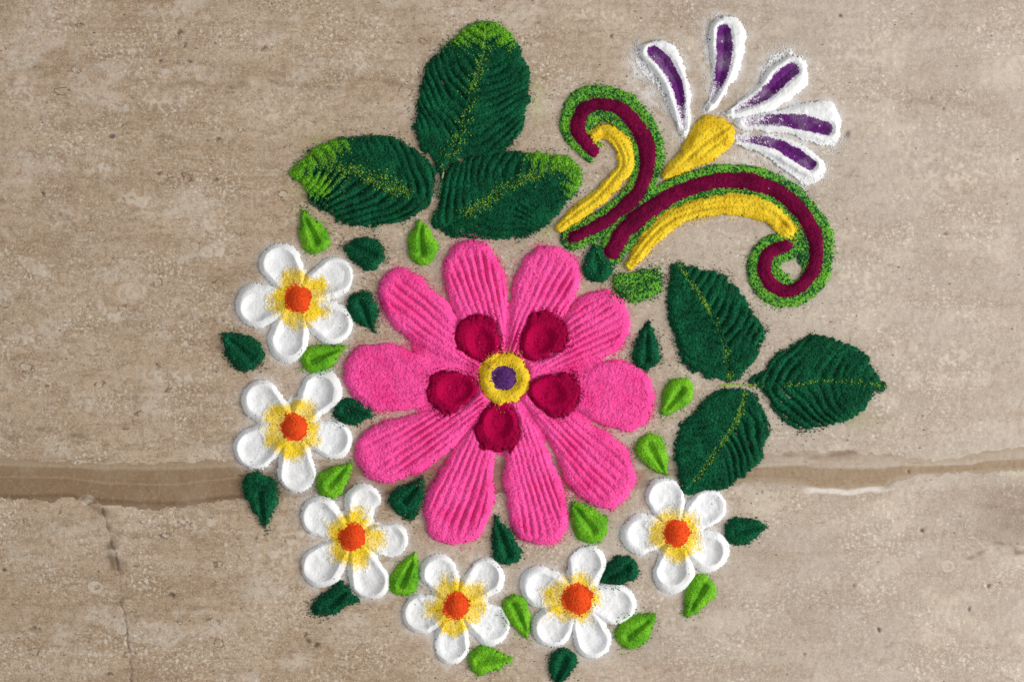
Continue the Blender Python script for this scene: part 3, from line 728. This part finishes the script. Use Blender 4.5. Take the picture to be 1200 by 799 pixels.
for (c, pl, lab, lop) in flowers:
    f = thing('white_flower', lab, 'flower', c, GW)
    slf = box([(c[0] - 46, c[1] - 46), (c[0] + 46, c[1] + 46)], 0)
    for k, (ang, rad) in enumerate(pl):
        a = math.radians(ang)
        dx, dy = math.cos(a), math.sin(a)
        wd = 24.8 + rng.uniform(-2.0, 1.6)
        o1 = np.array(c) + np.array([dx, dy]) * (rad - wd)
        i1 = np.array(c) + np.array([dx, dy]) * 16
        sl = box([o1, i1], wd + 16)
        x, y = GX[sl], GY[sl]
        dd = egg(i1, 16.5, o1, wd, x, y)[0] + .8 * N12[sl] + 1.2 * N40[sl]
        u = (x - c[0]) * dx + (y - c[1]) * dy
        v = -(x - c[0]) * dy + (y - c[1]) * dx
        sh = rng.uniform(-2.2, 2.2)
        ra, rb = rad - wd + rng.uniform(-1.5, 2.0), 22 + rng.uniform(-3, 5)
        pa = np.array(c) + np.array([dx * ra - dy * sh, dy * ra + dx * sh]); pb = np.array(c) + np.array([dx, dy]) * rb
        rec = egg(pb, 9 + rng.uniform(-2, 3), pa, 17.0 + rng.uniform(-1.6, 1.0), x, y)[0]
        bowl = np.clip((rec + 1.5 + .25 * N5[sl] + 1.0 * N12b[sl]) / rng.uniform(9.5, 13), 0, 1)
        dep = rng.uniform(6.2, 7.4) * (1 - (1 - bowl) ** 2.0) * (.25 + .75 * smooth(14, 44, u))
        z = dome(dd, 8.4, 9.0) - dep + .10 * N5[sl] + .10 * N2[sl] * smooth(0, 4, rec) + .35 * N12[sl]
        z = z * np.where(u < 8, .5, 1)
        emit('petal', f, M['white'], sl, z, dd, rag=(.45, .25, .2), spill=.9, reach=2.6, surf=.01, gr=.5, rough=.13,
             dust=np.clip(.2 + .2 * N12[sl], 0, 1), kind='white')
    x, y = GX[slf], GY[slf]
    rr = np.hypot(x - c[0], y - c[1]); th = np.arctan2(y - c[1], x - c[0])
    lobe = np.zeros(x.shape)
    for k, (ang, rad) in enumerate(pl):
        lobe = np.maximum(lobe, np.exp(-((np.angle(np.exp(1j * (th - math.radians(ang))))) / .42) ** 2))
    Ry = 27 + 6.0 * lobe + 2.0 * N5[slf] + 1.5 * N12[slf]
    if lop:
        Ry = Ry + lop * (5.0 * np.cos(th - math.radians(165)) - 4.5)
    dd = Ry - rr
    kk = smooth(-9, 6, dd + 1.2 * N2[slf])
    emit('yellow_dusting', f, M['yellow_white'], slf, np.full(x.shape, .3), dd + 9, rag=(1, .5, 0), spill=0, surf=.04, gr=.6, rough=.22, thin=True,
         dust=np.where(U0[slf] < kk, np.clip(.06 + .06 * N5b[slf], 0, .2), 1.0))
    sprinkle('yellow_grains', f, M['yellow'], slf, .22 * np.exp(np.minimum(dd - 1, 0) / 3.0) * (rr > 14), gr=.55)
    Ro = 18.0 + .3 * N12b[slf] + (1.5 if lop == 1 else 0)
    dd = Ro - rr + .25 * N5[slf]
    z = np.maximum(H[slf] + .6, 3.5 + dome(dd, 13.0, 18))
    emit('orange_centre', f, M['orange'], slf, z, dd, rag=(1.2, .6, 0), spill=1.0 + lop, reach=1.6, surf=.12, gr=.7, rough=.36, dust=np.clip(.3 + .35 * NC[slf], 0, 1), cut=False)

# ------------------------------------------------------------------ small leaves
GD, GL = 'small dark green leaves', 'small lime green leaves'
def small_leaf(kind, c, R, tip, label, poly=None, crease=1.0):
    nm = {'dark': 'dark_green_leaf', 'lime': 'lime_green_leaf'}[kind]
    t = None
    c = np.array(c, float); tip = np.array(tip, float)
    pts = poly if poly is not None else [c, tip]
    sl = box(pts, (R if poly is None else 0) + 15)
    x, y = GX[sl], GY[sl]
    if poly is None:
        dd = teardrop(c, R, tip, x, y)[0]
    else:
        dd = sdf_poly(spline(poly), x, y)
    ax = (tip - c) / np.hypot(*(tip - c))
    u = (x - c[0]) * ax[0] + (y - c[1]) * ax[1]
    v = -(x - c[0]) * ax[1] + (y - c[1]) * ax[0] + .8 * N12[sl]
    L = np.hypot(*(tip - c))
    wv = 6.2 * (1 - .6 * np.clip(u / L, 0, 1))
    groove = np.maximum(0, 1 - np.abs(v) / wv) ** .9 * smooth(-R * .62, -R * .25, u) * (1 - smooth(.55 * L, .92 * L, u))
    z = dome(dd, 8.4, 10) - 6.4 * crease * groove * smooth(1, 6, dd) + .4 * N5[sl]
    at = tuple(c)
    if kind == 'dark':
        o = emit(nm, None, M['dark'], sl, z, dd, rag=(1.5, .9, .4), spill=1.4, reach=2.0, surf=.2, gr=.74, rough=.6, dust=np.clip(.4 + .35 * N5b[sl], 0, 1), kind='green', origin=at)
    else:
        o = emit(nm, None, M['lime'], sl, z, dd, rag=(1.1, .8, .3), spill=1.0, reach=2.2, surf=.1, gr=.85, rough=.42,
                 dust=np.clip(.3 + .35 * N5b[sl] + .5 * groove, 0, 1), kind='green', origin=at)  # crease shade put into the colour: darker lime along the groove
    o['label'] = label; o['category'] = 'leaf'; o['group'] = GD if kind == 'dark' else GL

small_leaf('lime', (369, 280), 18, (354, 246), 'small lime powder leaf under the big spray leaf with the lime left tip')
small_leaf('dark', (432, 297), 20.5, (401, 287), 'small dark green powder leaf below the big spray, beside a lime leaf')
small_leaf('dark', (424, 359), 19, (440, 391), 'small dark green powder leaf between the first white flower and a pink petal')
small_leaf('dark', (289, 415), 22.5, (259, 390), 'small dark green powder leaf on stone outside the first two white flowers')
small_leaf('lime', (370, 420), 18, (407, 405), 'small lime powder leaf squeezed between two white flowers, pointing at the pink flower')
small_leaf('dark', (408, 482), 17.5, (438, 487), 'small dark green powder leaf poking between two left-hand pink petals beside a white petal')
small_leaf('dark', (304, 576), 0, (312, 624), 'tall dark green powder leaf lying across the brown stone vein',
           poly=[(287, 556), (297, 553), (303, 551), (309, 556), (320, 560), (328, 572), (325, 590), (319, 608), (313, 623), (307, 620), (299, 605), (289, 590), (283, 572)])
small_leaf('lime', (389, 566), 18, (412, 543), 'small lime powder leaf beside the vein, pointing up at a pink petal')
small_leaf('dark', (473, 590), 0, (495, 561), 'broad dark green powder leaf in a notch between pink petals beside a white flower',
           poly=[(496, 559), (498, 575), (495, 594), (484, 612), (470, 606), (455, 594), (453, 582), (460, 572), (478, 565)])
small_leaf('lime', (473, 681), 18, (487, 646), 'small lime powder leaf standing upright between two white flowers, tip up')
small_leaf('dark', (384, 710), 0, (414, 688), 'ragged dark green powder leaf under a white flower, on bare stone near a rusty mark',
           poly=[(400, 680), (410, 690), (423, 704), (407, 713), (393, 721), (370, 721), (365, 709), (376, 694), (388, 685)])
small_leaf('dark', (594, 646), 18.5, (580, 602), 'dark green powder leaf rising between the two bottom pink petals')
small_leaf('lime', (604, 712), 17.5, (619, 749), 'small lime powder leaf between two bottom white flowers, tip down')
small_leaf('lime', (565, 773), 18, (603, 772), 'small lime powder leaf lying sideways below a white flower')
small_leaf('lime', (692, 616), 21, (668, 586), 'small lime powder leaf tucked under the lowest pink petals above a white flower')
small_leaf('dark', (730, 667), 19.5, (702, 682), 'rounded dark green powder leaf between two white flowers near the bottom')
small_leaf('lime', (740, 742), 20, (770, 719), 'small lime powder leaf on open stone beside the lopsided white flower')
small_leaf('dark', (660, 775), 18, (649, 806), 'dark green powder leaf under the lopsided white flower, pointing away')
small_leaf('dark', (866, 622), 18.5, (900, 617), 'dark green powder leaf pointing from a white flower onto open stone below the vein')
small_leaf('lime', (821, 690), 18.5, (803, 723), 'small lime powder leaf hanging below a white flower, tip down onto bare stone')
small_leaf('lime', (796, 460), 18.5, (774, 488), 'small lime powder leaf between a pink petal and the joint of the dark spray')
small_leaf('lime', (762, 526), 19, (783, 558), 'small lime powder leaf beside a pink petal pointing at a white flower')
small_leaf('dark', (757, 417), 18, (761, 375), 'slim dark green powder leaf upright between pink petals and the dark spray')
small_leaf('lime', (495, 292), 19, (492, 254), 'small lime powder leaf upright between the large spray and a pink petal')
small_leaf('dark', (700, 314), 19, (697, 285), 'dark green powder leaf between a pink petal and the foot of the maroon scroll', crease=.4)

# ------------------------------------------------------------------ scrolls
sc1 = thing('curled_scroll', 'smaller hooked scroll of maroon, yellow and speckled green powder leaning by the large leaf spray', 'scroll', (690, 265), 'curled scrolls')
sc2 = thing('curled_scroll', 'long arching scroll of maroon and yellow powder curling into a speckled green spiral', 'scroll', (730, 300), 'curled scrolls')
m1 = [(694.4, 178), (683.3, 164.7), (677, 148.8), (681.7, 133), (696, 123.5), (715, 123.5), (730.8, 131.4), (746.7, 148.8), (756, 167.8), (759.3, 186.8), (756, 205), (746.7, 227.5), (730.8, 243), (711.8, 257.6), (689.7, 270), (671, 279)]
y1 = [(697, 159), (707, 154), (717, 158), (728, 171), (733.5, 186), (731, 200), (718, 215), (699, 234), (677, 250), (656, 267)]
m2 = [(718, 294), (729, 275), (746.7, 256), (772, 238.6), (803.7, 222.7), (835, 213), (867, 211.7), (895.5, 218), (920.8, 232), (940, 251), (952.5, 271.8), (957, 294), (952.5, 316), (940, 333), (924, 341), (907, 335.5), (897, 322.5), (896, 306.7), (903.4, 295), (921, 288)]
y2 = [(738, 312), (756, 288), (778, 264), (803.7, 249), (835, 241), (870, 240), (898.7, 248), (915, 262), (922, 270)]
def band(o, nm, mat, pts, rad, h, wdt, groove=0, **kw):
    P = spline(pts, False, 5)
    R = resample_r(rad, len(P))
    sl = box(P, max(rad) + 14)
    dd, s, lat, L = stroke(P, R, GX[sl], GY[sl])
    dd = dd + .5 * N12[sl]
    z = dome(dd, h, wdt) + .2 * N5[sl]
    if groove:
        z = z - groove * np.exp(-((lat + 1.5 * N40[sl]) / 2.6) ** 2) * smooth(2, 7, dd)
        z = z - .6 * groove * np.exp(-((np.abs(lat + 1.5 * N40[sl]) - 6.5) / 1.8) ** 2) * smooth(1, 4, dd) * np.clip(.5 + .6 * N12[sl], 0, 1)
    return sl, dd, z, s, L
def green_band(o, pts, rad, holes=()):
    sl, dd, z, s, L = band(o, '', None, pts, rad, 4.6, 7)
    for hx, hy, ha, hb in holes:
        e = (np.hypot((GX[sl] - hx) / ha, (GY[sl] - hy) / hb) - 1) * min(ha, hb)
        dd = np.minimum(dd, e); z = np.minimum(z, dome(e, 3.6, 7))
    mixd = np.where(.9 * noise_a[sl] + .35 * N5b[sl] > .15, 1.0, 0.0)
    emit('green_border', o, M['mix'], sl, z, dd, rag=(1.1, .7, .4), spill=1.4, reach=2.0, surf=.22, gr=.74, rough=.42, dust=mixd, kind='green')
noise_a = noise(.5)
green_band(sc1, m1, [16, 19, 24, 24.5, 23, 21.5, 20, 18.5, 17.5, 16.5, 15.5], holes=((706, 181, 10, 9.5),))
green_band(sc2, m2, [16, 21, 21.5, 21, 20, 19.5, 20.5, 21.5, 22, 22, 21.5, 21.5, 21, 20, 18.5], holes=((931.5, 314.5, 6.5, 9.5),))
for o, mp, mr_, yp, yr in ((sc1, m1, [9, 10.5, 11, 11, 11, 10.5, 10.5, 10, 9, 7], y1, [9.5, 11.5, 12, 11.5, 11, 11, 10.5, 9, 6.5]),
                           (sc2, m2, [10.5, 12, 11.5, 11, 11, 10.5, 10.5, 10.5, 10, 10, 10, 10, 9.5, 8.5], y2, [8, 10.5, 12.5, 13, 13.5, 13.5, 13, 11.5])):
    sl, dd, z, s, L = band(o, '', None, yp, yr, 7.6, 9, groove=2.6)
    if o is sc2:
        z = z - 3.5 * np.exp(-(np.hypot(GX[sl] - 914, GY[sl] - 264) / 5.5) ** 2)
    else:
        z = z - 2.0 * np.exp(-(np.hypot(GX[sl] - 706, GY[sl] - 158) / 5) ** 2)
    emit('yellow_stroke', o, M['yellow'], sl, z + .6, dd, rag=(1.0, .9, .4), spill=1.0, reach=2.4, surf=.06, gr=.8, rough=.42, dust=np.clip(.3 + .4 * N5b[sl], 0, 1), cut=False)
    sl, dd, z, s, L = band(o, '', None, mp, mr_, 6.6, 8)
    emit('maroon_stroke', o, M['maroon'], sl, z + 1.0, dd, rag=(.9, .6, .2), spill=.6, reach=1.8, surf=.05, gr=.8, rough=.38, dust=np.clip(.3 + .35 * N5b[sl], 0, 1), cut=False)
pts = [(716, 327), (724, 319), (740, 315), (760, 314), (773, 320), (777, 332), (770, 347), (750, 356), (732, 353), (721, 343)]
sl = box(pts, 16)
dd = sdf_poly(spline(pts), GX[sl], GY[sl])
mixd = np.where(.9 * noise_a[sl] + .35 * N5b[sl] > .1, 1.0, 0.0)
o = emit('mottled_green_leaf', None, M['mix'], sl, dome(dd, 5, 10) + .5 * N5[sl], dd, rag=(1.6, 1.1, .5), spill=1.8, reach=3, surf=.3, gr=.95, rough=.6, dust=mixd, kind='green', origin=(747, 335))
o['label'] = 'stubby speckled green powder leaf at the foot of the yellow scroll stroke'; o['category'] = 'leaf'

# ------------------------------------------------------------------ fan-shaped flower
fan = thing('fan_flower', 'fan of five white powder petals with purple streaks above a yellow cup', 'flower', (820, 165))
fans = [
    ([(756, 49), (775, 45), (792.6, 52), (803.7, 76), (810, 104.5), (810, 136), (807, 158), (800.5, 165), (792.6, 152), (781.5, 126.7), (764, 101), (750, 85), (742, 70), (745, 56)],
     [(765, 61), (778, 73), (791, 95), (797, 117), (801, 150)], [8, 9.5, 8.5, 7, 3]),
    ([(838.5, 19), (854, 17), (868.6, 25.3), (875, 41), (871.7, 63), (863.8, 88.7), (854, 107.7), (845, 123.5), (835, 131.4), (823, 131.4), (829, 114), (834, 91.8), (832, 69.7), (828, 47.5), (829, 31.7)],
     [(848, 37), (848.6, 54), (847, 76), (843, 95), (834, 118)], [9, 10.8, 10, 8, 3]),
    ([(905, 63), (924, 58.6), (940, 65), (947.7, 82), (944.6, 101), (930, 114), (911, 126.7), (889, 134.6), (867, 139), (851, 139), (843, 131), (854, 126.7), (870, 114), (886, 101), (894, 82)],
     [(928, 82), (914.5, 93), (898.7, 109), (883, 119.5), (861, 130)], [9.5, 10.5, 8.5, 6, 2.5]),
    ([(860.7, 140), (889, 133), (917.7, 126.7), (946, 118.7), (968, 117), (982.6, 130), (987, 149), (981, 168), (968, 174), (949, 168), (924, 158), (892, 155), (867, 152)],
     [(968, 151), (943, 145), (911, 141), (876, 143)], [9, 10, 8, 6]),
    ([(860.7, 158), (889, 156.7), (917.7, 160), (943, 171), (962, 183.6), (968, 195), (962, 211.7), (946, 218), (930, 208.5), (905, 191), (880, 178), (859, 171)],
     [(949, 193), (930, 180.5), (905, 168), (862, 162)], [8, 9, 7.5, 5.5]),
]
for (outl, st, rad), sgn in zip(fans, (1, 1, 1, -1, -1)):
    P = spline(outl)
    sl = box(P, 18)
    x, y = GX[sl], GY[sl]
    dd = sdf_poly(P, x, y)
    SP = spline(st, False, 6)
    rads = resample_r(rad, len(SP))
    ds, s, lat, L = stroke(SP, rads, x, y)
    away = smooth(1.5, 7, sgn * lat - np.interp(s, np.linspace(0, L, len(rads)), rads) - 1.0)      # the thin dusty flank
    vee = np.clip((ds + 2.0) / (np.interp(s, np.linspace(0, L, len(rads)), rads) + 2.5), 0, 1)
    thick = dome(dd, 8.0, 9.5) - 7.6 * vee
    thin_z = (.9 if sgn > 0 else 2.6) + 4.6 * np.exp(-((ds + 3.6) / 3.6) ** 2) * smooth(0, 5, dd)
    z = thick * (1 - away) + thin_z * away + .12 * N5[sl] + .15 * N2[sl]
    keep = U0[sl] < 1 - (.10 if sgn > 0 else 0) * away * smooth(-6, -10, ds)
    pt = emit('petal', fan, M['white'], sl, np.maximum(z, .6), dd, rag=(.8, .9, .6), spill=1.2, reach=4.0, surf=.01, gr=.5, rough=.13, dust=np.clip(.15 + .2 * N12[sl], 0, 1), kind='white', keep=keep)
    sprinkle('white_dusting', pt, M['white'], sl, .55 * np.exp(np.minimum(dd + 3, 0) / 3.0) * np.clip(away, 0, 1) * np.clip(.7 + .5 * N5[sl], 0, 1.5), gr=.55, origin=tuple(fan['_at']))
    thinning = 1 - smooth(.5 * L, 1.05 * L, s) * .75
    thinning = thinning * smooth(-1.0, 3.0, ds + .8 * N2[sl])
    emit('purple_streak', pt, M['purple_white'], sl, np.full(x.shape, .35), ds + .6, rag=(.5, .4, .2), spill=.5, reach=1.2, surf=.05, gr=.55, rough=.3, thin=True,
         dust=np.where(.65 * U0[sl] + .35 * (.5 + .3 * N2[sl]) < thinning, np.clip(.02 + .06 * N5b[sl], 0, .2), 1.0), origin=tuple(fan['_at']))
pts = [(822.7, 136), (841.7, 134.6), (857.5, 144), (863.8, 155), (857.5, 174), (838.5, 187), (816, 198), (795, 206), (775, 212), (778, 197), (797, 174), (810, 152)]
sl = box(pts, 14)
x, y = GX[sl], GY[sl]
dd = sdf_poly(spline(pts), x, y)
ax = np.array([845 - 776, 152 - 210.0]); ax /= np.hypot(*ax)
v = -(x - 776) * ax[1] + (y - 210) * ax[0]; u = (x - 776) * ax[0] + (y - 210) * ax[1]
z = dome(dd, 8.5, 12) - 2.4 * smooth(2, 8, dd) * np.exp(-((v + 2 - .04 * u + N12[sl]) / 2.6) ** 2) * smooth(15, 40, u) - 1.5 * smooth(2, 7, dd) * np.exp(-((v - 9 + N12[sl]) / 2.4) ** 2) * smooth(30, 50, u) + .4 * N5[sl]
emit('yellow_cup', fan, M['yellow'], sl, z + .5, dd, rag=(1.0, .8, .3), spill=1.0, reach=2.2, surf=.06, gr=.8, rough=.4, dust=np.clip(.3 + .4 * N5b[sl], 0, 1), cut=False)

# ------------------------------------------------------------------ stray grains on stone and heaps
def strays(name, label, mat, field, gr):
    sl = (slice(0, NY), slice(0, NX))
    o = sprinkle(name, None, mat, sl, field, gr=gr, origin=(CX, CY))
    o['kind'] = 'stuff'; o['label'] = label; o['category'] = 'grains'
g = KIND['green'].astype(float)
strays('stray_green_grains', 'dark green powder grains strayed over the stone and flowers', M['dark'], np.clip(.010 * blur(g, 6) + .008 * blur(g, 18) + .004 * blur(g, 45), 0, 1) * (~KIND['green']) * np.clip(.6 + .8 * N5b, 0, 3), .7)
k = KIND['pink'].astype(float)
strays('stray_pink_grains', 'pink powder grains strayed over the stone around the big flower', M['pink'], np.clip(.05 * blur(k, 6) + .01 * blur(k, 16), 0, 1) * (~KIND['pink']) * (~KIND['white']), .65)
build_floor()
for o in bpy.data.objects:
    if '_at' in o:
        del o['_at']
